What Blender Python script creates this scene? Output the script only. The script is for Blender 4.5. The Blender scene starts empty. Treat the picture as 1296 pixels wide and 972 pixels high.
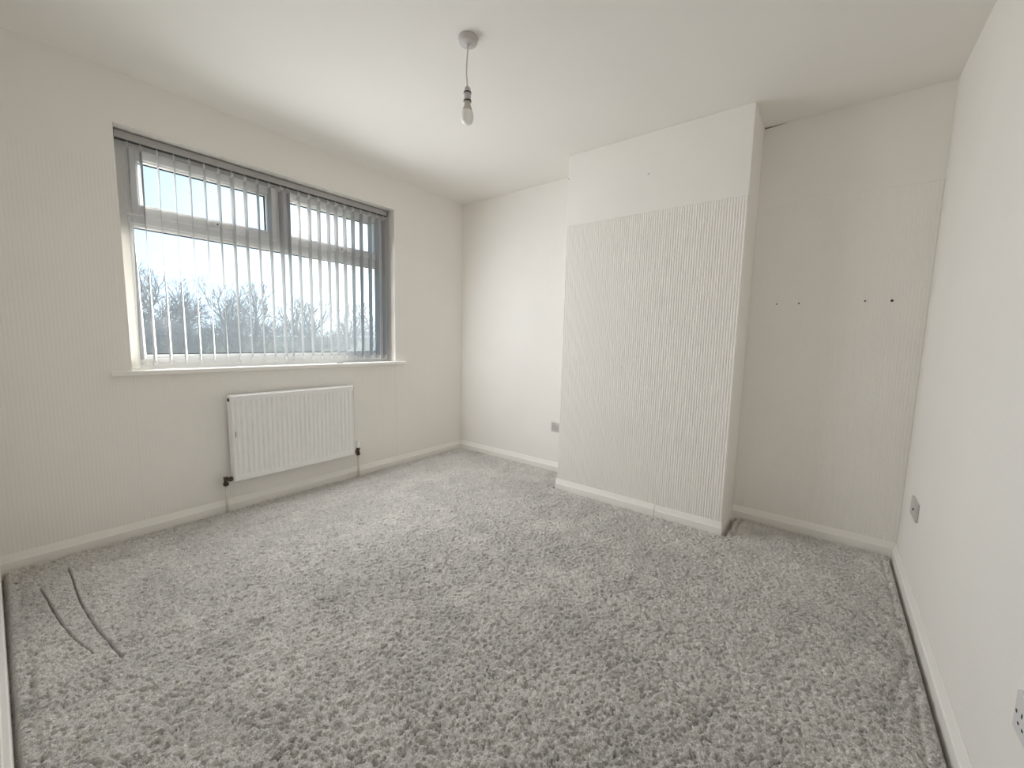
import bpy, math, random
import numpy as np
from mathutils import Matrix, Vector

sc = bpy.context.scene
col = sc.collection
R = math.radians

# ---------------------------------------------------------------- room sizes
DW, DB, CH = 2.932, 2.9463, 0.3431      # window wall y, back wall x, chimney breast depth
DR, D4 = 0.3774, 0.0535                 # right wall y = -DR, front wall x = -D4
Y1, Y2 = 1.5561, 0.4175                 # chimney breast from y2 to y1
H = 2.4
FX = DB - CH
SK_T, SK_H = 0.0172, 0.066

# ---------------------------------------------------------------- camera
F_PX, YAW, PITCH, ROLL, CAM_H = 514.9, 0.6588, 0.1104, 0.02283, 1.1162
cam_d = bpy.data.cameras.new('camera')
cam = bpy.data.objects.new('camera', cam_d); col.objects.link(cam)
cam_d.sensor_fit = 'HORIZONTAL'; cam_d.sensor_width = 36.0
cam_d.lens = F_PX * 36.0 / 1296.0
cam_d.clip_start = 0.01; cam_d.clip_end = 1500
fw = Vector((math.cos(PITCH)*math.cos(YAW), math.cos(PITCH)*math.sin(YAW), -math.sin(PITCH)))
rt = Vector((math.sin(YAW), -math.cos(YAW), 0)); up = rt.cross(fw)
r2 = math.cos(ROLL)*rt + math.sin(ROLL)*up; u2 = -math.sin(ROLL)*rt + math.cos(ROLL)*up
cam.matrix_world = Matrix(((r2.x, u2.x, -fw.x, 0), (r2.y, u2.y, -fw.y, 0), (r2.z, u2.z, -fw.z, CAM_H), (0, 0, 0, 1)))
sc.camera = cam

# ---------------------------------------------------------------- sky, sun, exposure
SUN_AZ, SUN_EL = R(66), R(12)           # azimuth from the window normal (+y) towards +x
SUN_E = 28.0
FILL_W = 23.6                            # total of the added fill lamps at the window, watts
EXPOSURE = 0.0
sdir = Vector((math.cos(SUN_EL)*math.sin(SUN_AZ), math.cos(SUN_EL)*math.cos(SUN_AZ), math.sin(SUN_EL)))
world = bpy.data.worlds.new('world'); sc.world = world; world.use_nodes = True
def build_sky():
    # clear winter sky: blue far from the sun, white haze low down and a wide bright haze round the low sun
    nt = world.node_tree; bg = nt.nodes['Background']
    tc = nt.nodes.new('ShaderNodeTexCoord')
    def vm(op, a, b=None, scale=None):
        n = nt.nodes.new('ShaderNodeVectorMath'); n.operation = op
        for k, x in ((0, a), (1, b)):
            if x is None: continue
            if isinstance(x, (tuple, list, Vector)): n.inputs[k].default_value = tuple(x)
            else: nt.links.new(x, n.inputs[k])
        if scale is not None: nt.links.new(scale, n.inputs['Scale'])
        return n.outputs['Value'] if op == 'DOT_PRODUCT' else n.outputs['Vector']
    def mt(op, a, b=0.0):
        n = nt.nodes.new('ShaderNodeMath'); n.operation = op
        for k, x in ((0, a), (1, b)):
            if isinstance(x, (int, float)): n.inputs[k].default_value = x
            else: nt.links.new(x, n.inputs[k])
        return n.outputs[0]
    d = vm('NORMALIZE', tc.outputs['Generated'])
    cg = vm('DOT_PRODUCT', d, sdir)
    dz = mt('MAXIMUM', vm('DOT_PRODUCT', d, (0, 0, 1)), 0.0)
    g = 0.85
    aur = mt('MULTIPLY', mt('POWER', mt('SUBTRACT', 1+g*g, mt('MULTIPLY', cg, 2*g)), -1.5), 0.25)
    hz = mt('MULTIPLY', mt('POWER', 2.718, mt('MULTIPLY', dz, -6.0)), 0.6)
    c = vm('ADD', (0.22, 0.50, 0.85), vm('SCALE', (1.0, 0.98, 0.95), scale=aur))
    c = vm('ADD', c, vm('SCALE', (0.95, 0.98, 1.0), scale=hz))
    nt.links.new(c, bg.inputs[0]); bg.inputs[1].default_value = 1.0
build_sky()
# added unseen fill lamps before the blind, aimed down and towards the chimney breast
FILL_TILT, FILL_YAW, FILL_NX, FILL_NZ = R(18), R(14), 8, 4
for i in range(FILL_NX):
    for k in range(FILL_NZ):
        wd_, hg_ = 1.56/FILL_NX, 1.17/FILL_NZ
        fill_d = bpy.data.lights.new('window_fill', 'AREA'); fill_d.shape = 'RECTANGLE'; fill_d.size = wd_; fill_d.size_y = hg_
        fill_d.energy = FILL_W/(FILL_NX*FILL_NZ); fill_d.color = (0.95, 0.975, 1.01); fill_d.spread = R(160)
        fill = bpy.data.objects.new('window_fill', fill_d); col.objects.link(fill)
        fill.location = (0.490+wd_*(i+0.5), DW-0.020, 0.925+hg_*(k+0.5)); fill.rotation_euler = (R(-90)+FILL_TILT, 0, FILL_YAW)
sun_d = bpy.data.lights.new('sun', 'SUN'); sun_d.energy = SUN_E; sun_d.angle = R(1.0); sun_d.color = (1.0, 0.93, 0.82)
sun = bpy.data.objects.new('sun', sun_d); col.objects.link(sun)
sun.rotation_euler = (-sdir).to_track_quat('-Z', 'Y').to_euler(); sun.location = sdir*30
sc.view_settings.view_transform = 'Standard'; sc.view_settings.look = 'None'
sc.view_settings.gamma = 1.0; sc.view_settings.use_curve_mapping = False
sc.view_settings.exposure = EXPOSURE
cy = sc.cycles
cy.max_bounces = 12; cy.diffuse_bounces = 10; cy.transparent_max_bounces = 16; cy.transmission_bounces = 8
cy.caustics_reflective = False; cy.caustics_refractive = False
cy.use_denoising = True; cy.sample_clamp_indirect = 10.0

# ---------------------------------------------------------------- materials
MATS = {}
def mat(name, color, rough=0.5, spec=0.5, bump=None, metal=0.0, vary=0.0, vscale=3.0):
    m = bpy.data.materials.new(name); m.use_nodes = True
    nt = m.node_tree; b = nt.nodes['Principled BSDF']
    b.inputs['Base Color'].default_value = (*color, 1); b.inputs['Roughness'].default_value = rough
    b.inputs['Specular IOR Level'].default_value = spec; b.inputs['Metallic'].default_value = metal
    tc = nt.nodes.new('ShaderNodeTexCoord')
    if vary:
        n = nt.nodes.new('ShaderNodeTexNoise'); n.inputs['Scale'].default_value = vscale; n.inputs['Detail'].default_value = 4
        nt.links.new(tc.outputs['Object'], n.inputs['Vector'])
        r = nt.nodes.new('ShaderNodeMapRange'); r.inputs[1].default_value = 0.3; r.inputs[2].default_value = 0.7
        r.inputs[3].default_value = 1-vary; r.inputs[4].default_value = 1+vary
        nt.links.new(n.outputs['Fac'], r.inputs[0])
        mx = nt.nodes.new('ShaderNodeVectorMath'); mx.operation = 'SCALE'; mx.inputs[0].default_value = color
        nt.links.new(r.outputs[0], mx.inputs['Scale']); nt.links.new(mx.outputs[0], b.inputs['Base Color'])
    if bump:
        sc_, st, dist = bump
        n = nt.nodes.new('ShaderNodeTexNoise'); n.inputs['Scale'].default_value = sc_; n.inputs['Detail'].default_value = 3
        nt.links.new(tc.outputs['Object'], n.inputs['Vector'])
        bp = nt.nodes.new('ShaderNodeBump'); bp.inputs['Strength'].default_value = st; bp.inputs['Distance'].default_value = dist
        nt.links.new(n.outputs['Fac'], bp.inputs['Height']); nt.links.new(bp.outputs[0], b.inputs['Normal'])
    MATS[name] = m
    return m

mat('wall_paint', (0.868, 0.846, 0.808), 0.7, 0.25, (60, 0.25, 0.002), vary=0.012, vscale=2.5)
mat('ceiling_paint', (0.858, 0.838, 0.804), 0.85, 0.15, (40, 0.2, 0.002), vary=0.01, vscale=2)
mat('gloss_trim', (0.88, 0.86, 0.82), 0.38, 0.4, (14, 0.25, 0.003))
mat('upvc', (0.93, 0.93, 0.93), 0.3, 0.5)
mat('rad_white', (0.90, 0.90, 0.885), 0.35, 0.5)
mat('plastic_white', (0.90, 0.895, 0.88), 0.4, 0.5)
mat('rose_plastic', (0.56, 0.53, 0.52), 0.5, 0.4)
mat('aluminium', (0.42, 0.405, 0.40), 0.45, 0.5, metal=0.3)
mat('gasket', (0.03, 0.03, 0.033), 0.6)
mat('dark_metal', (0.09, 0.07, 0.055), 0.35, 0.5, metal=0.7, vary=0.2, vscale=60)
mat('dark_plastic', (0.03, 0.03, 0.03), 0.5)
mat('hole', (0.02, 0.017, 0.014), 0.9)
mat('steel_plate', (0.56, 0.545, 0.52), 0.4, 0.5, metal=0.2, vary=0.03, vscale=40)
mat('plate_white', (0.72, 0.71, 0.71), 0.4, 0.5)
mat('chip', (0.20, 0.18, 0.16), 0.7)
mat('bulb_white', (0.86, 0.85, 0.82), 0.35, 0.5)
mat('bulb_neck', (0.55, 0.51, 0.45), 0.5, 0.4)
mat('flex', (0.62, 0.58, 0.53), 0.6)
mat('pipe_paint', (0.70, 0.66, 0.60), 0.45, 0.4)
mat('bark', (0.14, 0.13, 0.13), 0.9, 0.1, vary=0.25, vscale=3)
mat('twig', (0.20, 0.19, 0.20), 0.9, 0.1, vary=0.3, vscale=2)
mat('grass', (0.10, 0.13, 0.06), 0.95, 0.1, vary=0.3, vscale=0.3)
mat('brick', (0.35, 0.22, 0.17), 0.9, 0.1, vary=0.15, vscale=6)
mat('landing_paint', (0.82, 0.79, 0.73), 0.8, 0.2)

def glass_mat():
    m = bpy.data.materials.new('glass'); m.use_nodes = True; nt = m.node_tree
    nt.nodes.clear()
    o = nt.nodes.new('ShaderNodeOutputMaterial'); mx = nt.nodes.new('ShaderNodeMixShader')
    t = nt.nodes.new('ShaderNodeBsdfTransparent'); t.inputs[0].default_value = (0.965, 0.985, 0.98, 1)
    g = nt.nodes.new('ShaderNodeBsdfGlossy'); g.inputs['Roughness'].default_value = 0.0
    lw = nt.nodes.new('ShaderNodeLayerWeight'); lw.inputs[0].default_value = 0.5
    pw = nt.nodes.new('ShaderNodeMath'); pw.operation = 'POWER'; pw.inputs[1].default_value = 5.0; nt.links.new(lw.outputs['Facing'], pw.inputs[0])
    f = nt.nodes.new('ShaderNodeMapRange'); f.inputs[3].default_value = 0.03; f.inputs[4].default_value = 0.85; nt.links.new(pw.outputs[0], f.inputs[0])
    nt.links.new(f.outputs[0], mx.inputs[0]); nt.links.new(t.outputs[0], mx.inputs[1]); nt.links.new(g.outputs[0], mx.inputs[2])
    nt.links.new(mx.outputs[0], o.inputs[0]); MATS['glass'] = m
glass_mat()

def slat_mat():
    m = bpy.data.materials.new('slat_fabric'); m.use_nodes = True; nt = m.node_tree
    nt.nodes.clear()
    o = nt.nodes.new('ShaderNodeOutputMaterial'); mx = nt.nodes.new('ShaderNodeMixShader')
    tc = nt.nodes.new('ShaderNodeTexCoord'); mp = nt.nodes.new('ShaderNodeMapping'); mp.inputs['Scale'].default_value = (260, 260, 90)
    n = nt.nodes.new('ShaderNodeTexNoise'); n.inputs['Scale'].default_value = 1.0
    nt.links.new(tc.outputs['Object'], mp.inputs[0]); nt.links.new(mp.outputs[0], n.inputs['Vector'])
    bp = nt.nodes.new('ShaderNodeBump'); bp.inputs['Strength'].default_value = 0.2; bp.inputs['Distance'].default_value = 0.001
    nt.links.new(n.outputs['Fac'], bp.inputs['Height'])
    d = nt.nodes.new('ShaderNodeBsdfDiffuse'); d.inputs[0].default_value = (0.68, 0.685, 0.70, 1)
    t = nt.nodes.new('ShaderNodeBsdfTranslucent'); t.inputs[0].default_value = (0.50, 0.52, 0.56, 1)
    nt.links.new(bp.outputs[0], d.inputs['Normal'])
    mx.inputs[0].default_value = 0.22
    nt.links.new(d.outputs[0], mx.inputs[1]); nt.links.new(t.outputs[0], mx.inputs[2]); nt.links.new(mx.outputs[0], o.inputs[0])
    MATS['slat_fabric'] = m
slat_mat()

CARPET = (0.66, 0.630, 0.588)
def carpet_mat():
    m = bpy.data.materials.new('carpet'); m.use_nodes = True; nt = m.node_tree
    b = nt.nodes['Principled BSDF']; b.inputs['Roughness'].default_value = 0.95; b.inputs['Specular IOR Level'].default_value = 0.05
    b.inputs['Sheen Weight'].default_value = 0.5; b.inputs['Sheen Roughness'].default_value = 0.6
    tc = nt.nodes.new('ShaderNodeTexCoord')
    def noise(scale, detail=3, rough=0.55, dist=0.0, mscale=None, rot=0):
        n = nt.nodes.new('ShaderNodeTexNoise'); n.inputs['Scale'].default_value = scale
        n.inputs['Detail'].default_value = detail; n.inputs['Roughness'].default_value = rough; n.inputs['Distortion'].default_value = dist
        if mscale:
            mp = nt.nodes.new('ShaderNodeMapping'); mp.inputs['Scale'].default_value = mscale; mp.inputs['Rotation'].default_value = (0, 0, rot)
            nt.links.new(tc.outputs['Object'], mp.inputs[0]); nt.links.new(mp.outputs[0], n.inputs['Vector'])
        else:
            nt.links.new(tc.outputs['Object'], n.inputs['Vector'])
        return n.outputs['Fac']
    def rng(v, a, b_, lo, hi):
        r = nt.nodes.new('ShaderNodeMapRange'); r.inputs[1].default_value = a; r.inputs[2].default_value = b_
        r.inputs[3].default_value = lo; r.inputs[4].default_value = hi; nt.links.new(v, r.inputs[0]); return r.outputs[0]
    def mul(a, b_):
        x = nt.nodes.new('ShaderNodeMath'); x.operation = 'MULTIPLY'; nt.links.new(a, x.inputs[0]); nt.links.new(b_, x.inputs[1]); return x.outputs[0]
    v = rng(noise(2.3, 5, 0.6, 0.6), 0.28, 0.72, 0.82, 1.16)                         # brushed pile patches
    v = mul(v, rng(noise(5.5, 4, 0.6, 0.3, (1, 2.6, 1), R(35)), 0.25, 0.75, 0.87, 1.13))
    v = mul(v, rng(noise(170, 2, 0.6, 0.4), 0.3, 0.7, 0.66, 1.30))                    # yarn tufts of mixed greys
    v = mul(v, rng(noise(400, 1), 0.3, 0.7, 0.62, 1.30))
    mx = nt.nodes.new('ShaderNodeVectorMath'); mx.operation = 'SCALE'; mx.inputs[0].default_value = CARPET
    nt.links.new(v, mx.inputs['Scale']); nt.links.new(mx.outputs[0], b.inputs['Base Color'])
    bp = nt.nodes.new('ShaderNodeBump'); bp.inputs['Strength'].default_value = 0.7; bp.inputs['Distance'].default_value = 0.006
    nt.links.new(noise(260, 3, 0.6), bp.inputs['Height']); nt.links.new(bp.outputs[0], b.inputs['Normal'])
    MATS['carpet'] = m
carpet_mat()

# ---------------------------------------------------------------- mesh helpers
ORG = {}
class MB:
    def __init__(s): s.v = []; s.f = []; s.sm = []
    def add(s, vs, fs, smooth=False):
        o = len(s.v); s.v += [tuple(v) for v in vs]
        s.f += [tuple(i+o for i in f) for f in fs]; s.sm += [smooth]*len(fs); return s
    def box(s, x0, x1, y0, y1, z0, z1):
        return s.add([(x0,y0,z0),(x1,y0,z0),(x1,y1,z0),(x0,y1,z0),(x0,y0,z1),(x1,y0,z1),(x1,y1,z1),(x0,y1,z1)],
                     [(0,3,2,1),(4,5,6,7),(0,1,5,4),(1,2,6,5),(2,3,7,6),(3,0,4,7)])
    def tube(s, pts, rad, n=10, caps=True, smooth=True):
        pts = [Vector(p) for p in pts]; rs = rad if isinstance(rad, (list, tuple)) else [rad]*len(pts)
        vs = []; a = None
        for i, p in enumerate(pts):
            d = (pts[min(i+1, len(pts)-1)] - pts[max(i-1, 0)]).normalized()
            if a is None:
                a = d.cross(Vector((0, 0, 1)))
                if a.length < 1e-4: a = d.cross(Vector((1, 0, 0)))
            a = (a - d*a.dot(d)).normalized(); b = d.cross(a)
            for k in range(n):
                t = 2*math.pi*k/n; vs.append(p + (a*math.cos(t) + b*math.sin(t))*rs[i])
        fs = []
        for i in range(len(pts)-1):
            for k in range(n):
                k2 = (k+1) % n; fs.append((i*n+k, i*n+k2, (i+1)*n+k2, (i+1)*n+k))
        s.add(vs, fs, smooth)
        if caps:
            o = len(s.v) - len(vs)
            s.f += [tuple(o+k for k in reversed(range(n))), tuple(o+(len(pts)-1)*n+k for k in range(n))]; s.sm += [False, False]
        return s
    def lathe(s, prof, cx, cy_, n=32):
        vs = []; fs = []
        for r, z in prof:
            for k in range(n):
                t = 2*math.pi*k/n; vs.append((cx + r*math.cos(t), cy_ + r*math.sin(t), z))
        m = len(prof)
        for i in range(m-1):
            for k in range(n):
                k2 = (k+1) % n; fs.append((i*n+k, i*n+k2, (i+1)*n+k2, (i+1)*n+k))
        return s.add(vs, fs, True)
    def sweep(s, prof, p0, p1, nrm, e0=0.0, e1=0.0):
        # prof: (depth along nrm, z); from p0 to p1 along the wall; e0/e1 lengthen the ends by depth*e (mitres)
        p0 = Vector(p0); p1 = Vector(p1); nrm = Vector(nrm); d = (p1-p0).normalized(); m = len(prof)
        vs = [p0 + nrm*a + Vector((0, 0, z)) - d*(a*e0) for a, z in prof] + [p1 + nrm*a + Vector((0, 0, z)) + d*(a*e1) for a, z in prof]
        fs = [(i, (i+1) % m, m+(i+1) % m, m+i) for i in range(m)] + [tuple(reversed(range(m))), tuple(range(m, 2*m))]
        return s.add(vs, fs)
    def build(s, name, m, parent=None, bevel=0.0, seg=2, loc=None):
        if parent is not None: base = ORG[parent.name]
        elif loc is not None: base = Vector(loc)
        else: base = Vector((0, 0, 0))
        me = bpy.data.meshes.new(name)
        me.from_pydata([(v[0]-base.x, v[1]-base.y, v[2]-base.z) for v in s.v], [], s.f)
        me.polygons.foreach_set('use_smooth', s.sm)
        me.validate(); me.update()
        import bmesh
        bm = bmesh.new(); bm.from_mesh(me); bmesh.ops.recalc_face_normals(bm, faces=bm.faces); bm.to_mesh(me); bm.free()
        me.materials.append(MATS[m])
        o = bpy.data.objects.new(name, me); col.objects.link(o)
        ORG[o.name] = base
        if parent is not None: o.parent = parent
        else: o.location = base
        if bevel:
            b = o.modifiers.new('bevel', 'BEVEL'); b.width = bevel; b.segments = seg; b.limit_method = 'ANGLE'; b.angle_limit = R(40)
        return o
def empty(name, loc):
    o = bpy.data.objects.new(name, None); col.objects.link(o); o.location = loc; o.empty_display_size = 0.05
    ORG[o.name] = Vector(loc); return o
def tag(o, label=None, cat=None, group=None, kind=None):
    if label: o['label'] = label
    if cat: o['category'] = cat
    if group: o['group'] = group
    if kind: o['kind'] = kind
    return o
def frame_rect(mb, x0, x1, z0, z1, w, y0, y1, wt=None, wb=None, wl=None, wr=None):
    wt = w if wt is None else wt; wb = w if wb is None else wb; wl = w if wl is None else wl; wr = w if wr is None else wr
    mb.box(x0, x0+wl, y0, y1, z0, z1); mb.box(x1-wr, x1, y0, y1, z0, z1)
    mb.box(x0+wl, x1-wr, y0, y1, z0, z0+wb); mb.box(x0+wl, x1-wr, y0, y1, z1-wt, z1)
    return mb

# ---------------------------------------------------------------- room shell
OX0, OX1, OZ0, OZ1 = 0.468, 2.144, 0.885, 2.152       # window opening
WT = 0.29
LX = -1.75                                            # far side of the landing behind the doorway
DY0, DY1, DZ = -0.30, 0.46, 1.98                      # doorway
w = MB()
w.box(-D4-0.12, OX0, DW, DW+WT, -0.2, H+0.2).box(OX1, DB+0.25, DW, DW+WT, -0.2, H+0.2)
w.box(OX0, OX1, DW, DW+WT, -0.2, OZ0).box(OX0, OX1, DW, DW+WT, OZ1, H+0.2)
wall_left = tag(w.build('wall_left', 'wall_paint'), 'off-white papered wall with the window and radiator', kind='structure')
wall_back = tag(MB().box(DB, DB+0.25, -DR-0.25, DW+WT, -0.2, H+0.2).build('wall_back', 'wall_paint'), 'off-white wall of the two alcoves behind the chimney breast', kind='structure')
wall_right = tag(MB().box(-D4-0.12, DB+0.25, -DR-0.25, -DR, -0.2, H+0.2).build('wall_right', 'wall_paint'), 'plain smooth white wall opposite the window', kind='structure')
wf = MB().box(-D4-0.12, -D4, DY1, DW, -0.2, H+0.2).box(-D4-0.12, -D4, -DR, DY0, -0.2, H+0.2).box(-D4-0.12, -D4, DY0, DY1, DZ, H+0.2)
wall_front = tag(wf.build('wall_front', 'wall_paint'), 'white wall with the doorway, facing the chimney breast', kind='structure')
breast = tag(MB().box(FX, DB, Y2, Y1, -0.02, H).build('wall_chimney_breast', 'wall_paint', bevel=0.004), 'off-white chimney breast with ribbed wallpaper standing out from the wall', kind='structure')
ceiling = tag(MB().box(-D4-0.12, DB+0.25, -DR-0.25, DW+WT, H, H+0.2).build('ceiling', 'ceiling_paint'), 'plain matt white ceiling', kind='structure')

# ribbed wallpaper up to frieze height, real ridges
def ribs(o, d, length, nrm, z0, z1, pitch, depth, parent, lift=0.0012):
    o = Vector(o); d = Vector(d); nrm = Vector(nrm); n = max(1, round(length/pitch)); pt = length/n
    prof = [(0, 0)]
    for i in range(n):
        b = i*pt
        prof += [(b + pt*0.12, lift), (b + pt*0.30, lift+depth), (b + pt*0.62, lift+depth), (b + pt*0.80, lift), (b + pt*0.999, lift)]
    prof += [(length, 0)]
    vs = []
    for z in (z0, z1-0.004, z1):
        for u, a in prof:
            vs.append(o + d*u + nrm*(a if z != z1 else 0) + Vector((0, 0, z)))
    m = len(prof)
    fs = [(r*m+i, r*m+i+1, (r+1)*m+i+1, (r+1)*m+i) for r in range(2) for i in range(m-1)]
    mb = MB(); mb.add(vs, fs, False)
    return mb.build('ribbed_wallpaper', 'wall_paint', parent)
ribs((FX, Y2, 0), (0, 1, 0), Y1-Y2, (-1, 0, 0), 0.03, 1.925, 0.0142, 0.0025, breast)
ribs((DB, Y1, 0), (0, 1, 0), DW-Y1, (-1, 0, 0), 0.03, 1.965, 0.0142, 0.0005, wall_back, 0.0008)
ribs((DB, -DR, 0), (0, 1, 0), Y2+DR, (-1, 0, 0), 0.03, 1.945, 0.0142, 0.0007, wall_back)
ribs((-D4, DW, 0), (1, 0, 0), OX0+D4, (0, -1, 0), 0.03, 1.965, 0.0142, 0.0005, wall_left, 0.0008)
ribs((OX0, DW, 0), (1, 0, 0), OX1-OX0, (0, -1, 0), 0.03, OZ0-0.012, 0.0142, 0.0005, wall_left, 0.0008)
ribs((OX1, DW, 0), (1, 0, 0), DB-OX1, (0, -1, 0), 0.03, 1.965, 0.0142, 0.0004, wall_left, 0.0012)

# ---------------------------------------------------------------- carpet, a real relief of tufts
def carpet():
    rng = np.random.default_rng(5)
    st = 0.0036
    xs = np.arange(-D4-0.10, DB+0.001, st); ys = np.arange(-DR, DW+0.001, st)
    nx, ny = len(xs), len(ys)
    X, Y = np.meshgrid(xs, ys, indexing='ij')
    n0 = rng.standard_normal((nx, ny)).astype(np.float32)
    def smooth(a, k):
        for _ in range(k):
            a = (a + np.roll(a, 1, 0) + np.roll(a, -1, 0) + np.roll(a, 1, 1) + np.roll(a, -1, 1))/5
        return a
    def streak(a, dx, dy, k):
        s = a.copy()
        for i in range(1, k): s += np.roll(np.roll(a, i*dx, 0), i*dy, 1)
        return s/k
    a = smooth(n0, 1); a /= a.std()
    b = smooth(rng.standard_normal((nx, ny)), 4); b /= b.std()
    c = streak(smooth(rng.standard_normal((nx, ny)), 1), 1, -1, 3); c /= c.std()
    big = smooth(rng.standard_normal((nx//16+2, ny//16+2)), 6); big /= big.std()
    gi = np.clip(X-xs[0], 0, None)/st/16; gj = (Y-ys[0])/st/16
    i0 = gi.astype(int); j0 = gj.astype(int); fi = gi-i0; fj = gj-j0
    B = big[i0, j0]*(1-fi)*(1-fj)+big[i0+1, j0]*fi*(1-fj)+big[i0, j0+1]*(1-fi)*fj+big[i0+1, j0+1]*fi*fj
    Zn = -0.004 + 0.0016*a + 0.0007*b + 0.0017*c + 0.0012*B
    pit = smooth(rng.standard_normal((nx, ny)), 1); pit = 0.6*pit/pit.std() + 0.8*streak(pit, 1, -1, 3)/streak(pit, 1, -1, 3).std()
    Zn -= 0.013*np.clip(-(pit+1.15), 0, 0.9)
    xf = np.concatenate([xs[xs < 0.03], np.arange(0.03, 0.26, 0.0014), xs[xs > 0.2605]])
    ii = np.clip(np.searchsorted(xs, xf)-1, 0, nx-2); tt = ((xf-xs[ii])/st)[:, None]
    Z = Zn[ii]*(1-tt)+Zn[ii+1]*tt; B = B[ii]*(1-tt)+B[ii+1]*tt
    nx = len(xf); X, Y = np.meshgrid(xf, ys, indexing='ij')
    def groove(pts, wd, dp):
        nonlocal Z
        D = np.full(X.shape, 9.0)
        for (x0, y0), (x1, y1) in zip(pts[:-1], pts[1:]):
            dx, dy = x1-x0, y1-y0; L = dx*dx+dy*dy
            t = np.clip(((X-x0)*dx+(Y-y0)*dy)/L, 0, 1)
            D = np.minimum(D, np.hypot(X-x0-t*dx, Y-y0-t*dy))
        Z = Z - dp*np.exp(-(D/wd)**2)
    groove([(0.067,2.618),(0.078,2.483),(0.087,2.36),(0.099,2.227),(0.114,2.114),(0.133,2.01),(0.151,1.935)], 0.0030, 0.026)
    groove([(0.160,2.744),(0.162,2.618),(0.160,2.489),(0.161,2.358),(0.167,2.234),(0.177,2.106),(0.189,1.998),(0.199,1.917),(0.211,1.826)], 0.0030, 0.026)
    groove([(0.322,2.633),(0.336,2.411),(0.34,2.208),(0.348,2.054)], 0.018, -0.004)
    groove([(2.073,-0.322),(1.983,-0.323),(1.841,-0.288),(1.675,-0.253),(1.509,-0.213)], 0.010, 0.007)
    groove([(0.268,1.655),(0.325,1.67),(0.396,1.651),(0.48,1.609)], 0.022, 0.006)
    groove([(2.50,-0.150),(2.534,-0.178),(2.49,-0.175)], 0.004, 0.008)
    # pulled down to the gripper at the walls, with the dent of the gripper rod
    def dist_wall():
        d = np.minimum(np.minimum(DB-X, DW-Y), Y+DR)
        door = (Y > DY0) & (Y < DY1)
        d = np.where(door, d, np.minimum(d, X+D4))
        cx = np.maximum(np.maximum(FX-X, X-DB), 0); cyy = np.maximum(np.maximum(Y2-Y, Y-Y1), 0)
        dc = np.where((X > FX) & (Y > Y2) & (Y < Y1), 0, np.hypot(cx, cyy))
        return np.minimum(d, dc)
    d = dist_wall() - SK_T
    Z -= 0.046*np.exp(-(np.maximum(d, 0)/0.011)**2)
    wob = 0.047 + 0.004*B
    Z -= 0.0070*np.exp(-((d-wob)/0.008)**2)
    V = np.stack([X, Y, Z], -1).reshape(-1, 3).astype(np.float32)
    I = (np.arange(nx-1)[:, None]*ny + np.arange(ny-1)[None, :]).ravel()
    Fq = np.stack([I, I+ny, I+ny+1, I+1], -1).astype(np.int32)
    me = bpy.data.meshes.new('floor'); nf = len(Fq)
    me.vertices.add(len(V)); me.vertices.foreach_set('co', V.ravel())
    me.loops.add(nf*4); me.loops.foreach_set('vertex_index', Fq.ravel())
    me.polygons.add(nf); me.polygons.foreach_set('loop_start', np.arange(0, nf*4, 4, dtype=np.int32))
    me.update(calc_edges=True)
    me.polygons.foreach_set('use_smooth', np.ones(nf, dtype=bool))
    me.materials.append(MATS['carpet'])
    o = bpy.data.objects.new('floor', me); col.objects.link(o); ORG[o.name] = Vector((0, 0, 0))
    return o
floor = tag(carpet(), 'mottled grey cut-pile carpet with vacuum lines', kind='structure')
MB().box(-D4-0.12, DB+0.25, -DR-0.25, DW+WT, -0.25, -0.078).build('underlay', 'landing_paint', floor)

# ---------------------------------------------------------------- skirting boards
PROF = [(0, 0), (0, SK_H), (0.004, SK_H), (0.0135, SK_H*0.56), (SK_T, SK_H*0.50), (SK_T, -0.08), (0, -0.08)]
def skirt(name, runs, label=None):
    mb = MB()
    for r in runs: mb.sweep(PROF, *r)
    return tag(mb.build(name, 'gloss_trim', bevel=0.0015), label, kind='structure')
skirt('baseboard_left', [((-D4, DW, 0), (DB, DW, 0), (0, -1, 0), -1, -1)], 'white chamfered skirting board under the radiator')
skirt('baseboard_back_window', [((DB, DW, 0), (DB, Y1, 0), (-1, 0, 0), -1, 0)], 'white skirting board of the alcove beside the window')
skirt('baseboard_back_right', [((DB, Y2, 0), (DB, -DR, 0), (-1, 0, 0), 0, -1)], 'white skirting board of the alcove with the screw holes')
YJ = 0.812
skirt('baseboard_chimney_long', [((FX, Y1+0.012, 0), (FX, YJ+0.0015, 0), (-1, 0, 0), -0.25, 0)], 'longer left length of skirting on the chimney breast')
skirt('baseboard_chimney_short', [((FX-0.0015, YJ-0.0015, -0.003), (FX-0.0015, Y2, -0.003), (-1, 0, 0), 0, 0.35)], 'shorter right length of skirting on the chimney breast')
tag(MB().sweep([(0, 0), (0, 0.028), (0.003, 0.026), (0.006, 0.01), (0.006, -0.08), (0, -0.08)], (FX, Y2, 0), (DB, Y2, 0), (0, -1, 0)).build('baseboard_chimney_side', 'gloss_trim'), 'thin skirting strip on the side of the chimney breast', kind='structure')
skirt('baseboard_right', [((DB, -DR, 0), (-D4, -DR, 0), (0, 1, 0), -1, -1)], 'white skirting board along the plain right wall')
skirt('baseboard_front', [((-D4, DY1+0.07, 0), (-D4, DW, 0), (1, 0, 0), 0, -1)], 'white skirting board along the doorway wall')

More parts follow.
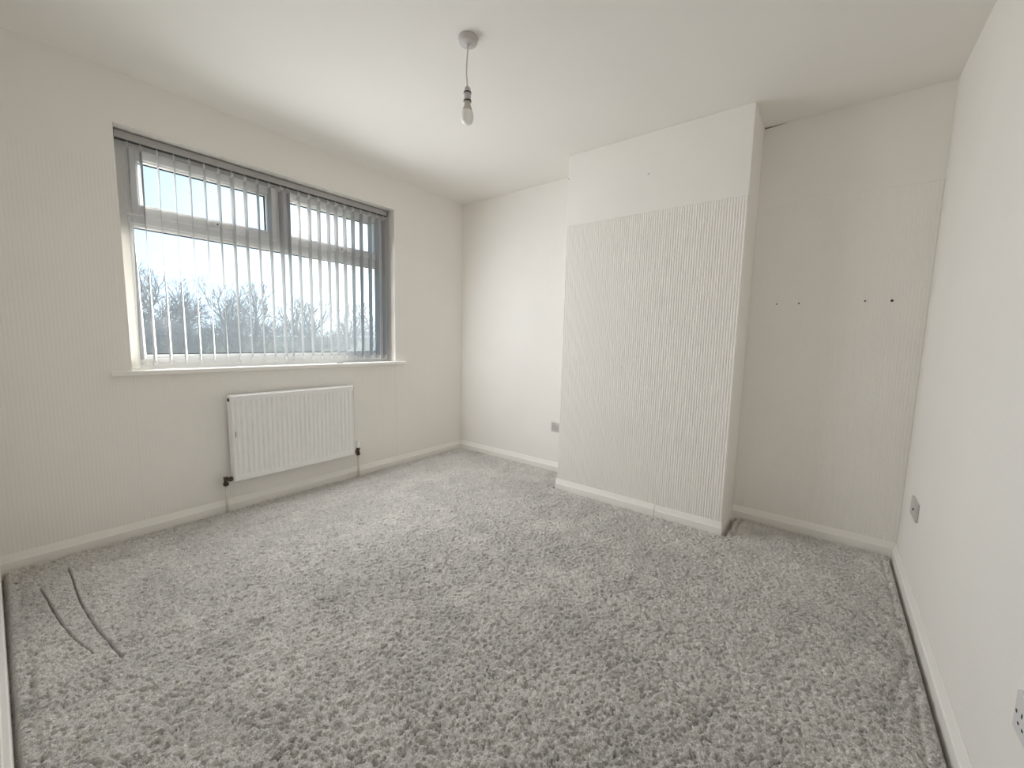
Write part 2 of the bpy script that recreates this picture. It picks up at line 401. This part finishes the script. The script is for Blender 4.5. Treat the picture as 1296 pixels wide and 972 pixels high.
# ---------------------------------------------------------------- doorway and landing behind the camera
dr = empty('door_1', (-D4, (DY0+DY1)/2, 0)); tag(dr, 'open doorway with white lining and architrave', kind='structure')
for x0, x1 in ((-D4, -D4+0.014), (-D4-0.134, -D4-0.12)):
    MB().box(x0, x1, DY0-0.06, DY0+0.005, 0, DZ+0.055).box(x0, x1, DY1-0.005, DY1+0.06, 0, DZ+0.055).box(x0, x1, DY0+0.005, DY1-0.005, DZ-0.005, DZ+0.055).build('architrave', 'gloss_trim', dr, bevel=0.003)
MB().box(-D4-0.12, -D4, DY0, DY0+0.02, 0, DZ).box(-D4-0.12, -D4, DY1-0.02, DY1, 0, DZ).box(-D4-0.12, -D4, DY0+0.02, DY1-0.02, DZ-0.02, DZ).build('door_lining', 'gloss_trim', dr)
ly0, ly1 = -1.0, 1.3
tag(MB().box(LX-0.1, LX, ly0-0.1, ly1+0.1, -0.2, H+0.1).box(LX, -D4-0.12, ly0-0.1, ly0, -0.2, H+0.1).box(LX, -D4-0.12, ly1, ly1+0.1, -0.2, H+0.1)
    .box(-D4-0.13, -D4-0.12, ly0, -DR, -0.2, H).build('wall_landing', 'landing_paint'), 'pale walls of the landing beyond the doorway', kind='structure')
tag(MB().box(LX, -D4-0.12, ly0, ly1, H, H+0.1).build('ceiling_landing', 'ceiling_paint'), 'white ceiling of the landing', kind='structure')
tag(MB().box(LX, -D4-0.10, ly0, ly1, -0.2, -0.008).build('floor_landing', 'carpet'), 'grey carpet of the landing', kind='structure')

# ---------------------------------------------------------------- window
win = empty('window_1', ((OX0+OX1)/2, DW+0.13, OZ0)); tag(win, 'white upvc window with two top lights over one wide pane', kind='structure')
WF0, WF1 = DW+0.135, DW+0.205
GY = DW+0.168
fr = MB(); frame_rect(fr, OX0, OX1, OZ0+0.012, OZ1, 0.055, WF0, WF1, wb=0.062)
fr.build('window_frame', 'upvc', win, bevel=0.004)
MB().box(OX0+0.055, OX1-0.055, WF0, WF1, 1.700, 1.752).build('transom', 'upvc', win, bevel=0.004)
MB().box(1.272, 1.318, WF0, WF1, 1.752, OZ1-0.055).build('mullion', 'upvc', win, bevel=0.004)
# lower fixed light: bead, gasket, pane
lx0, lx1, lz0, lz1 = OX0+0.055, OX1-0.055, OZ0+0.074, 1.700
bd = MB(); frame_rect(bd, lx0, lx1, lz0, lz1, 0.020, WF0+0.008, WF0+0.030); bd.build('glazing_bead', 'upvc', win, bevel=0.006)
gk = MB(); frame_rect(gk, lx0+0.018, lx1-0.018, lz0+0.018, lz1-0.018, 0.007, GY-0.006, GY-0.001); gk.build('gasket', 'gasket', win)
MB().box(lx0+0.015, lx1-0.015, GY, GY+0.004, lz0+0.015, lz1-0.015).build('pane', 'glass', win)
# two top-hung sashes
for sx0, sx1 in ((OX0+0.050, 1.279), (1.311, OX1-0.050)):
    sz0, sz1 = 1.744, OZ1-0.062
    s_ = MB(); frame_rect(s_, sx0, sx1, sz0, sz1, 0.050, WF0-0.018, WF0+0.045)
    so = s_.build('sash', 'upvc', win, bevel=0.005)
    b_ = MB(); frame_rect(b_, sx0+0.050, sx1-0.050, sz0+0.050, sz1-0.050, 0.010, WF0-0.008, WF0+0.02); b_.build('glazing_bead', 'upvc', so, bevel=0.004)
    g_ = MB(); frame_rect(g_, sx0+0.058, sx1-0.058, sz0+0.058, sz1-0.058, 0.007, GY-0.012, GY-0.006); g_.build('gasket', 'gasket', so)
    MB().box(sx0+0.055, sx1-0.055, GY-0.005, GY-0.001, sz0+0.055, sz1-0.055).build('pane', 'glass', so)
    hx = (sx0+sx1)/2
    h = MB().box(hx-0.016, hx+0.016, WF0-0.027, WF0-0.018, sz0+0.006, sz0+0.044)
    h.tube([(hx, WF0-0.024, sz0+0.025), (hx, WF0-0.048, sz0+0.025)], 0.010, 12)
    h.box(hx-0.012, hx+0.105, WF0-0.056, WF0-0.044, sz0+0.015, sz0+0.035)
    h.build('handle', 'plastic_white', so, bevel=0.003)
    MB().tube([(hx+0.02, WF0-0.0565, sz0+0.025), (hx+0.02, WF0-0.0575, sz0+0.025)], 0.005, 10).build('lock_barrel', 'dark_metal', so)
# sill board with ears past the reveals
sl = MB()
sl.box(0.383, 2.236, DW-0.032, DW, OZ0-0.010, OZ0+0.017)
sl.box(OX0, OX1, DW, WF0+0.02, OZ0-0.010, OZ0+0.017)
sl.build('window_sill', 'gloss_trim', win, bevel=0.005, seg=3)

# ---------------------------------------------------------------- vertical blind
SX = [0.533,0.584,0.654,0.726,0.797,0.868,0.939,1.01,1.081,1.154,1.224,1.295,1.343,1.412,1.485,1.553,1.626,1.685,1.755,1.824,1.895,1.972,2.038,2.104]
SA = [4,2,6.5,8,7,7.5,5,3,5.5,10.5,7,3.5,7.5,10,8.5,9,10.5,8,10.5,10,12.5,11,9.5,13]
SB = [27.5,22,21.5,21.5,22.5,21.5,20,14.5,15.5,16.5,15.5,13,16.5,16,15.5,18.5,19.5,18,17,18.5,19,16,8.5,15]
YB = DW+0.088
bl = empty('vertical_blind', ((OX0+OX1)/2, YB, 2.149))
tag(bl, 'vertical blind of grey-white fabric slats turned open across the window', 'blind')
hr = MB().box(0.478, 2.126, YB-0.021, YB+0.021, 2.108, 2.1462)
hr.build('headrail', 'aluminium', bl, bevel=0.003)
for ex0, ex1 in ((0.4765, 0.481), (2.123, 2.1285)):
    MB().box(ex0, ex1, YB-0.0225, YB+0.0225, 2.106, 2.1470).build('end_cap', 'dark_plastic', bl, bevel=0.001)
MB().box(0.481, 2.123, YB-0.012, YB+0.012, 2.1065, 2.1085).build('track_slot', 'dark_plastic', bl)
ZT, ZB, SW, TH = 2.084, 0.926, 0.089, 0.0008
def slat_frame(i, z):
    t = (ZT-z)/(ZT-ZB); t = t*t*(3-2*t)*0.6+t*0.4
    a = R(SA[i]*(1-t)+SB[i]*t)
    return Vector((math.sin(a), math.cos(a), 0)), Vector((math.cos(a), -math.sin(a), 0))
for i, x in enumerate(SX):
    vs = []; nr = 22; C_ = [-0.5, -0.17, 0.17, 0.5]
    for k in range(nr+1):
        z = ZT + (ZB-ZT)*k/nr; d, n = slat_frame(i, z)
        for c_ in C_: vs.append(Vector((x, YB, z)) + d*(c_*SW) + n*(TH/2))
        for c_ in reversed(C_): vs.append(Vector((x, YB, z)) + d*(c_*SW) - n*(TH/2))
    m = 8
    fs = [(k*m+j, k*m+(j+1) % m, (k+1)*m+(j+1) % m, (k+1)*m+j) for k in range(nr) for j in range(m)]
    fs += [tuple(range(m)), tuple(reversed(range(nr*m, nr*m+m)))]
    sl_ = MB().add(vs, fs, False).build('slat', 'slat_fabric', bl)
    # hanger clip and bottom weight
    d, n = slat_frame(i, ZT)
    hb = MB(); c0 = Vector((x, YB, 0))
    def obox(mb, d, n, hw, ht, z0, z1):
        pts = [c0+d*a*hw+n*b*ht for a, b in ((-1, -1), (1, -1), (1, 1), (-1, 1))]
        mb.add([p+Vector((0, 0, z0)) for p in pts]+[p+Vector((0, 0, z1)) for p in pts], [(0,3,2,1),(4,5,6,7),(0,1,5,4),(1,2,6,5),(2,3,7,6),(3,0,4,7)])
    obox(hb, d, n, 0.040, 0.0012, ZT-0.012, ZT+0.004); obox(hb, d, n, 0.005, 0.002, ZT+0.004, 2.107)
    hb.build('hanger', 'plastic_white', sl_)
    d, n = slat_frame(i, ZB)
    wb = MB(); obox(wb, d, n, 0.0435, 0.0016, ZB-0.002, ZB+0.030)
    wb.build('weight', 'plastic_white', sl_, bevel=0.001)
for side in (-1, 1):
    for i in range(len(SX)-1):
        d0, _ = slat_frame(i, ZB); d1, _ = slat_frame(i+1, ZB)
        a = Vector((SX[i], YB, ZB+0.020))+d0*(0.046*side); b = Vector((SX[i+1], YB, ZB+0.020))+d1*(0.046*side)
        pts = [a.lerp(b, t/6)+Vector((0, 0, -0.018*(1-(2*t/6-1)**2))) for t in range(7)]
        MB().tube(pts, 0.0016, 5).build('chain', 'plastic_white', bl)
c = MB().box(1.620, 1.668, DW-0.004, DW+0.004, OZ0+0.0172, OZ0+0.0222).box(1.628, 1.650, DW+0.003, DW+0.009, OZ0+0.0172, OZ0+0.0202)
tag(c.build('broken_clip', 'dark_plastic', loc=(1.644, DW, OZ0+0.0172), bevel=0.0012), 'small dark broken clip lying on the window sill', 'clip')

# ---------------------------------------------------------------- radiator
RX0, RX1, RZ0, RZ1 = 0.887, 1.711, 0.184, 0.732
RYF = DW-0.072
rad = empty('radiator', ((RX0+RX1)/2, DW-0.04, RZ0)); tag(rad, 'white ribbed panel radiator on the wall under the window', 'radiator')
def rad_panel():
    mb = MB(); n = 26; mx = 0.022; pt = (RX1-RX0-2*mx)/n
    us = [RX0+0.003, RX0+0.010, RX0+mx-0.004]; kind = [0, 0, 0]
    for i in range(n):
        b = RX0+mx+i*pt
        for fr_, kd in ((0.04, 0), (0.30, 1), (0.62, 1), (0.88, 0)): us.append(b+pt*fr_); kind.append(kd)
    us += [RX1-mx+0.004, RX1-0.010, RX1-0.003]; kind += [0, 0, 0]
    rows = [(RZ0, -0.008, 0), (RZ0+0.006, 0, 0), (RZ0+0.030, 0, 0), (RZ0+0.048, 0, 1), (RZ1-0.048, 0, 1), (RZ1-0.030, 0, 0), (RZ1-0.006, 0, 0), (RZ1, -0.008, 0)]
    vs = []
    for z, back, g in rows:
        for j, (u, k) in enumerate(zip(us, kind)):
            e = 0.004 if j in (0, len(us)-1) else 0
            vs.append((u, RYF - back + (0.0 if k and g else 0.0) + (0.0070 if (not k and g) else 0.0)*(0 if j in (0, 1, len(us)-2, len(us)-1) else 1) + e, z))
    m = len(us)
    mb.add(vs, [(r*m+i, r*m+i+1, (r+1)*m+i+1, (r+1)*m+i) for r in range(len(rows)-1) for i in range(m-1)], False)
    return mb.build('front_panel', 'rad_white', rad)
rad_panel()
MB().box(RX0+0.002, RX1-0.002, RYF+0.010, RYF+0.016, RZ0+0.004, RZ1-0.004).build('back_panel', 'rad_white', rad)
for x in (RX0, RX1-0.0015): MB().box(x, x+0.0015, RYF+0.002, RYF+0.052, RZ0+0.02, RZ1).build('side_panel', 'rad_white', rad)
tg = MB()
for k in range(3): tg.box(RX0+0.0015, RX1-0.0015, RYF+0.004+k*0.017, RYF+0.012+k*0.017, RZ1-0.003, RZ1)
for k in range(34): tg.box(RX0+0.012+k*0.0245, RX0+0.0175+k*0.0245, RYF+0.004, RYF+0.046, RZ1-0.004, RZ1-0.001)
tg.build('top_grille', 'rad_white', rad)
for x in (RX0+0.15, RX1-0.18): MB().box(x, x+0.03, RYF+0.052, DW-0.0014, RZ0+0.06, RZ1-0.05).box(x, x+0.03, RYF+0.016, RYF+0.054, RZ1-0.10, RZ1-0.07).box(x, x+0.03, RYF+0.016, RYF+0.054, RZ0+0.07, RZ0+0.10).build('wall_bracket', 'rad_white', rad)
fn = MB()
n_ = 60
vs = []
for k in range(n_+1):
    for z in (RZ0+0.05, RZ1-0.03): vs.append((RX0+0.03+k*(RX1-RX0-0.06)/n_, RYF+0.018+(0.026 if k % 2 else 0), z))
fn.add(vs, [(2*k, 2*k+2, 2*k+3, 2*k+1) for k in range(n_)]); fn.build('convector_fins', 'rad_white', rad)
pl = MB().tube([(RX0-0.006, RYF+0.022, RZ1-0.028), (RX0+0.004, RYF+0.022, RZ1-0.028)], 0.011, 8); pl.build('bleed_plug', 'dark_metal', rad)
MB().box(RX0+0.020, RX0+0.023, RYF-0.0008, RYF+0.001, 0.470, 0.505).build('paint_chip', 'chip', rad)
# lockshield valve on the left, thermostatic-style cap on the right, pipes into the floor
VY = RYF+0.026; VX0 = RX0-0.037; VZ0 = 0.205
lv = MB().tube([(VX0, VY, VZ0), (RX0+0.004, VY, VZ0)], [0.0095, 0.0095], 12)
lv.tube([(RX0-0.020, VY, VZ0), (RX0-0.003, VY, VZ0)], 0.0145, 6, smooth=False)
lv.tube([(VX0, VY, VZ0-0.030), (VX0, VY, VZ0+0.018)], 0.0105, 12)
lv.tube([(VX0, VY, VZ0-0.034), (VX0, VY, VZ0-0.017)], 0.0155, 6, smooth=False)
lv.tube([(VX0, VY, VZ0+0.012), (VX0, VY, VZ0+0.019)], 0.0130, 8, smooth=False)
lv.build('lockshield_valve', 'dark_metal', rad)
VX1 = RX1+0.040; VZ1 = 0.205
rv = MB().tube([(VX1, VY, VZ1), (RX1-0.004, VY, VZ1)], 0.0095, 12)
rv.tube([(RX1+0.004, VY, VZ1), (RX1+0.020, VY, VZ1)], 0.014, 6, smooth=False)
rv.tube([(VX1, VY, VZ1-0.032), (VX1, VY, VZ1+0.026)], 0.012, 12); rv.tube([(VX1, VY, VZ1-0.034), (VX1, VY, VZ1-0.018)], 0.0155, 6, smooth=False)
rv.tube([(VX1, VY, VZ1+0.016), (VX1, VY, VZ1+0.027)], 0.0155, 12)
rvo = rv.build('control_valve', 'dark_metal', rad)
MB().lathe([(0.0, VZ1+0.027), (0.0150, VZ1+0.027), (0.0165, VZ1+0.032), (0.0165, VZ1+0.040), (0.0125, VZ1+0.044), (0.0125, VZ1+0.076), (0.010, VZ1+0.080), (0, VZ1+0.080)], VX1, VY, 18).build('valve_cap', 'plastic_white', rvo)
for vx, vz in ((VX0, VZ0-0.03), (VX1, VZ1-0.03)):
    MB().tube([(vx, VY, -0.03), (vx, VY, vz)], 0.0078, 12).build('pipe', 'pipe_paint', rad)

# ---------------------------------------------------------------- pendant lamp
px_, py_ = 1.370, 1.343
pen = empty('pendant_lamp', (px_, py_, H)); tag(pen, 'bare white bulb hanging on a flex from a ceiling rose', 'lamp')
rs = MB().lathe([(0, H), (0.0415, H), (0.0425, H-0.004), (0.0415, H-0.006), (0.0405, H-0.008), (0.0400, H-0.017), (0.0375, H-0.022), (0.032, H-0.0245), (0.012, H-0.026), (0.008, H-0.029), (0.006, H-0.031), (0, H-0.031)], px_, py_, 48)
rs.build('ceiling_rose', 'rose_plastic', pen)
MB().tube([(px_, py_, H-0.026), (px_-0.001, py_+0.002, 2.335), (px_-0.003, py_+0.004, 2.29), (px_-0.003, py_+0.004, 2.25), (px_-0.001, py_+0.001, 2.215), (px_, py_, 2.19)], 0.0031, 10).build('flex', 'flex', pen)
ho = MB().lathe([(0, 2.203), (0.008, 2.203), (0.0130, 2.198), (0.0138, 2.190), (0.0138, 2.180), (0.0148, 2.178), (0.0150, 2.150), (0.0145, 2.143), (0, 2.143)], px_, py_, 32)
hob = ho.build('lampholder', 'rose_plastic', pen)
for z in (2.1790, 2.1455):
    MB().lathe([(0.0140, z+0.0026), (0.0168, z+0.0022), (0.0172, z-0.0018), (0.0140, z-0.0028)], px_, py_, 32).build('ring', 'dark_plastic', hob)
bu = MB().lathe([(0, 2.147), (0.0120, 2.146), (0.0124, 2.138), (0.0140, 2.130), (0.0178, 2.118), (0.0215, 2.108), (0.0235, 2.1035)], px_, py_, 32)
bu.build('bulb_base', 'bulb_neck', pen)
MB().lathe([(0.0235, 2.1035), (0.0258, 2.097), (0.0274, 2.089), (0.0278, 2.080), (0.0268, 2.070), (0.0242, 2.061), (0.0200, 2.0545), (0.013, 2.0498), (0.006, 2.0480), (0, 2.0475)], px_, py_, 32).build('bulb_globe', 'bulb_white', pen)

# ---------------------------------------------------------------- sockets, plate, holes
def plate(name, label, cat, wall, u0, u1, z0, z1, material, sockets=True):
    # wall 'b' = back wall (faces -x, u = y), 'r' = right wall (faces +y, u = x)
    def bx(mb, a0, a1, d0, d1, c0, c1):
        if wall == 'b': return mb.box(DB-d1, DB-d0, a0, a1, c0, c1)
        return mb.box(a0, a1, -DR+d0, -DR+d1, c0, c1)
    loc = (DB, (u0+u1)/2, z0) if wall == 'b' else ((u0+u1)/2, -DR, z0)
    e = empty(name, loc); tag(e, label, cat)
    pm = MB(); bx(pm, u0, u1, 0, 0.009, z0, z1); pm.build('faceplate', material, e, bevel=0.003)
    zc = (z0+z1)/2
    if sockets:
        L = u1-u0
        for k, s in ((0.27, 1), (0.73, -1)):
            uc = u0+L*k
            hm = MB()
            bx(hm, uc-0.0022, uc+0.0022, 0.0088, 0.0096, zc+0.002, zc+0.011)
            for q in (-0.011, 0.011): bx(hm, uc+q-0.0035, uc+q+0.0035, 0.0088, 0.0096, zc-0.019, zc-0.0145)
            hm.build('pin_holes', 'hole', e)
        for k in (0.42, 0.58):
            rm = MB(); bx(rm, u0+L*k-0.0065, u0+L*k+0.0065, 0.009, 0.0125, zc+0.016, zc+0.033); rm.build('rocker_switch', 'plate_white', e, bevel=0.001)
        for k in (0.09, 0.91):
            sm = MB(); bx(sm, u0+L*k-0.003, u0+L*k+0.003, 0.0088, 0.0098, zc-0.003, zc+0.003); sm.build('screw', 'dark_metal', e)
    else:
        uc = u0+(u1-u0)*0.45
        cm = MB(); q = Vector((uc, -DR+0.008, zc)); cm.tube([q, q+Vector((0, 0.006, 0))], [0.006, 0.0045], 16); cm.build('aerial_port', 'chip', e)
    return e
plate('double_socket', 'grey metal double socket half hidden beside the chimney breast', 'socket', 'b', 1.690, 1.836, 0.334, 0.416, 'steel_plate')
plate('aerial_outlet', 'pale grey outlet plate low on the right wall near the corner', 'outlet', 'r', 2.497, 2.650, 0.336, 0.421, 'steel_plate', False)
plate('double_socket', 'pale grey double socket on the right wall at the picture edge', 'socket', 'r', 1.116, 1.263, 0.336, 0.420, 'plate_white')
for yy, zz, r in ((0.275, 1.361, 0.0038), (0.165, 1.361, 0.0045), (-0.130, 1.364, 0.0045), (-0.238, 1.362, 0.0062)):
    q = Vector((DB, yy, zz))
    ho_ = MB().tube([q, q-Vector((0.0032, 0, 0))], r, 12).build('screw_hole', 'hole', wall_back)
q = Vector((FX-0.0002, Y1-0.006, 2.244)); MB().tube([q, q-Vector((0.0012, 0, 0))], [0.004, 0.003], 8).build('nail_hole', 'chip', breast)
MB().tube([(FX-0.0002, 0.986, 2.150), (FX-0.0004, 0.979, 2.155), (FX-0.0002, 0.972, 2.154)], 0.0014, 6).build('scuff', 'chip', breast)
# hairline crack between ceiling and alcove wall
MB().add([(DB-0.0005, Y2, H-0.0015), (DB-0.0005, Y2-0.11, H-0.001), (DB-0.004, Y2, H-0.004), (DB-0.0008, Y2-0.11, H-0.0012), (DB-0.0005, Y2, H-0.009), (DB-0.0005, Y2-0.11, H-0.002)],
         [(0, 1, 3, 2), (2, 3, 5, 4)]).build('crack', 'chip', ceiling)

# ---------------------------------------------------------------- outside: lawn, hedge, bare trees
GZ = -3.1
tag(MB().add([(-500, 3.4, GZ), (500, 3.4, GZ), (500, 600, GZ), (-500, 600, GZ)], [(0, 1, 2, 3)]).build('lawn', 'grass'), 'grass below the window', kind='structure')
class Twigs:
    def __init__(s): s.v = []; s.f = []
    def seg(s, p, q, r0, r1, n=3):
        d = (q-p); L = d.length
        if L < 1e-5: return
        d /= L; a = d.cross(Vector((0.3, 0.9, 0.2))).normalized(); b = d.cross(a); o = len(s.v)
        for pt, r in ((p, r0), (q, r1)):
            for k in range(n):
                t = 2*math.pi*k/n; s.v.append(pt+(a*math.cos(t)+b*math.sin(t))*r)
        for k in range(n): s.f.append((o+k, o+(k+1) % n, o+n+(k+1) % n, o+n+k))
    def build(s, name, m, parent=None, loc=None):
        mb = MB(); mb.v = s.v; mb.f = s.f; mb.sm = [True]*len(s.f)
        return mb.build(name, m, parent, loc=loc)
def rnd_perp(rng, d):
    v = Vector((rng.gauss(0, 1), rng.gauss(0, 1), rng.gauss(0, 1))); v -= d*v.dot(d); return v.normalized()
def tree(name, label, az, dist, top_el, spread, seed, levels=6, trunk_r=0.22, lean=0.0, fork=0.25, group='bare winter trees beyond the window'):
    rng = random.Random(seed)
    bx, by = math.sin(R(az))*dist, math.cos(R(az))*dist
    ht = math.tan(R(top_el))*dist + CAM_H - GZ
    e = empty(name, (bx, by, GZ)); tag(e, label, 'tree', group)
    tk, cr = Twigs(), Twigs()
    def grow(p, d, L, r, lv):
        n = 3 if lv > 1 else 2; q = p
        for k in range(n):
            d2 = (d + rnd_perp(rng, d)*0.16 + Vector((0, 0, 0.05))).normalized()
            q2 = q + d2*(L/n); r1 = r*(1-0.28*(k+1)/n)
            (tk if lv >= levels-1 else cr).seg(q, q2, r*(1-0.28*k/n), r1, 5 if lv >= levels-1 else 3)
            if lv > 0 and k < n-1 and rng.random() < 0.75:
                s_ = (d2 + rnd_perp(rng, d2)*rng.uniform(0.6, 1.1)*spread).normalized()
                grow(q2, s_, L*rng.uniform(0.5, 0.75), r1*0.5, lv-2 if lv > 1 else 0)
            q, d = q2, d2
        if lv > 0:
            for _ in range(3 if rng.random() < 0.6 else 2):
                s_ = (d + rnd_perp(rng, d)*rng.uniform(0.3, 0.75)*spread + Vector((0, 0, 0.10))).normalized()
                grow(q, s_, L*rng.uniform(0.66, 0.86), r*0.62, lv-1)
    d0 = Vector((lean, 0, 1)).normalized()
    grow(Vector((bx, by, GZ)), d0, ht*fork, trunk_r, levels)
    # scale the crown so that its top is at the wanted height
    zmax = max(v.z for v in cr.v); k = ht/(zmax-GZ)
    for t_ in (tk, cr):
        t_.v = [Vector((bx+(v.x-bx)*k, by+(v.y-by)*k, GZ+(v.z-GZ)*k)) for v in t_.v]
    tk.build('trunk', 'bark', e); cr.build('crown', 'twig', e)
    return e
tree('bare_tree', 'tall dense twiggy tree at the left side of the window', 9.3, 40, 7.3, 1.2, 11, 7, 0.26, fork=0.17)
tree('bare_tree', 'lower spreading bare tree beside the tall dense one at left', 13.0, 52, 4.6, 1.2, 23, 7, 0.24, fork=0.16)
tree('bare_tree', 'bare tree with fanned crown right of the leftmost two', 17.2, 42, 6.6, 0.95, 31, 7, 0.24, fork=0.22)
tree('bare_tree', 'slender upright bare tree in the middle of the window', 20.6, 56, 6.2, 0.6, 47, 6, 0.22, fork=0.26)
tree('bare_tree', 'bare tree behind the slats right of the window middle', 25.4, 42, 5.2, 0.8, 53, 6, 0.20, fork=0.2)
tree('bare_tree', 'forked bare tree towards the right side of the window', 29.8, 56, 5.2, 0.8, 67, 6, 0.24, fork=0.22)
tree('bare_tree', 'sparse leaning bare tree at the right edge of the window', 35.0, 50, 4.4, 0.8, 71, 6, 0.18, lean=-0.2, fork=0.22)
def hedge():
    rng = random.Random(3); t = Twigs()
    for _ in range(12000):
        az = R(rng.uniform(2, 44)); ds = rng.uniform(24.2, 27)
        top = GZ + (CAM_H-GZ) + ds*math.tan(R(0.9+0.5*math.sin(az*23)+0.35*math.sin(az*61+1)))
        z = GZ + (top-GZ)*(rng.random()**0.6)
        p = Vector((math.sin(az)*ds, math.cos(az)*ds, z-0.3)); d = Vector((rng.gauss(0, 0.6), rng.gauss(0, 0.6), 1)).normalized()
        L = rng.uniform(0.35, 0.9); r = rng.uniform(0.006, 0.017); q = p+d*L
        t.seg(p, q, r, r*0.5)
        t.seg(q, q+(d+rnd_perp(rng, d)*0.7)*L*0.5, r*0.5, r*0.2); t.seg(p.lerp(q, 0.5), p.lerp(q, 0.5)+(d+rnd_perp(rng, d)*0.9)*L*0.5, r*0.5, r*0.2)
    o = t.build('hedge', 'twig', loc=(8, 25, GZ)); tag(o, 'tangled leafless hedge running along below the trees', 'hedge', kind='stuff')
hedge()

# ---------------------------------------------------------------- sunlit winter haze between the house and the trees
def haze():
    m = bpy.data.materials.new('haze'); m.use_nodes = True; nt = m.node_tree; nt.nodes.clear()
    o = nt.nodes.new('ShaderNodeOutputMaterial'); v = nt.nodes.new('ShaderNodeVolumeScatter')
    v.inputs['Color'].default_value = (0.80, 0.90, 1.0, 1); v.inputs['Density'].default_value = 0.0075; v.inputs['Anisotropy'].default_value = 0.6
    nt.links.new(v.outputs[0], o.inputs['Volume']); MATS['haze'] = m
    h = MB().box(-14, 46, 5, 16.5, GZ+0.01, 4.0).build('haze', 'haze', loc=(16, 11, GZ))
    tag(h, 'thin bluish winter haze in front of the trees', 'haze', kind='stuff')
haze()
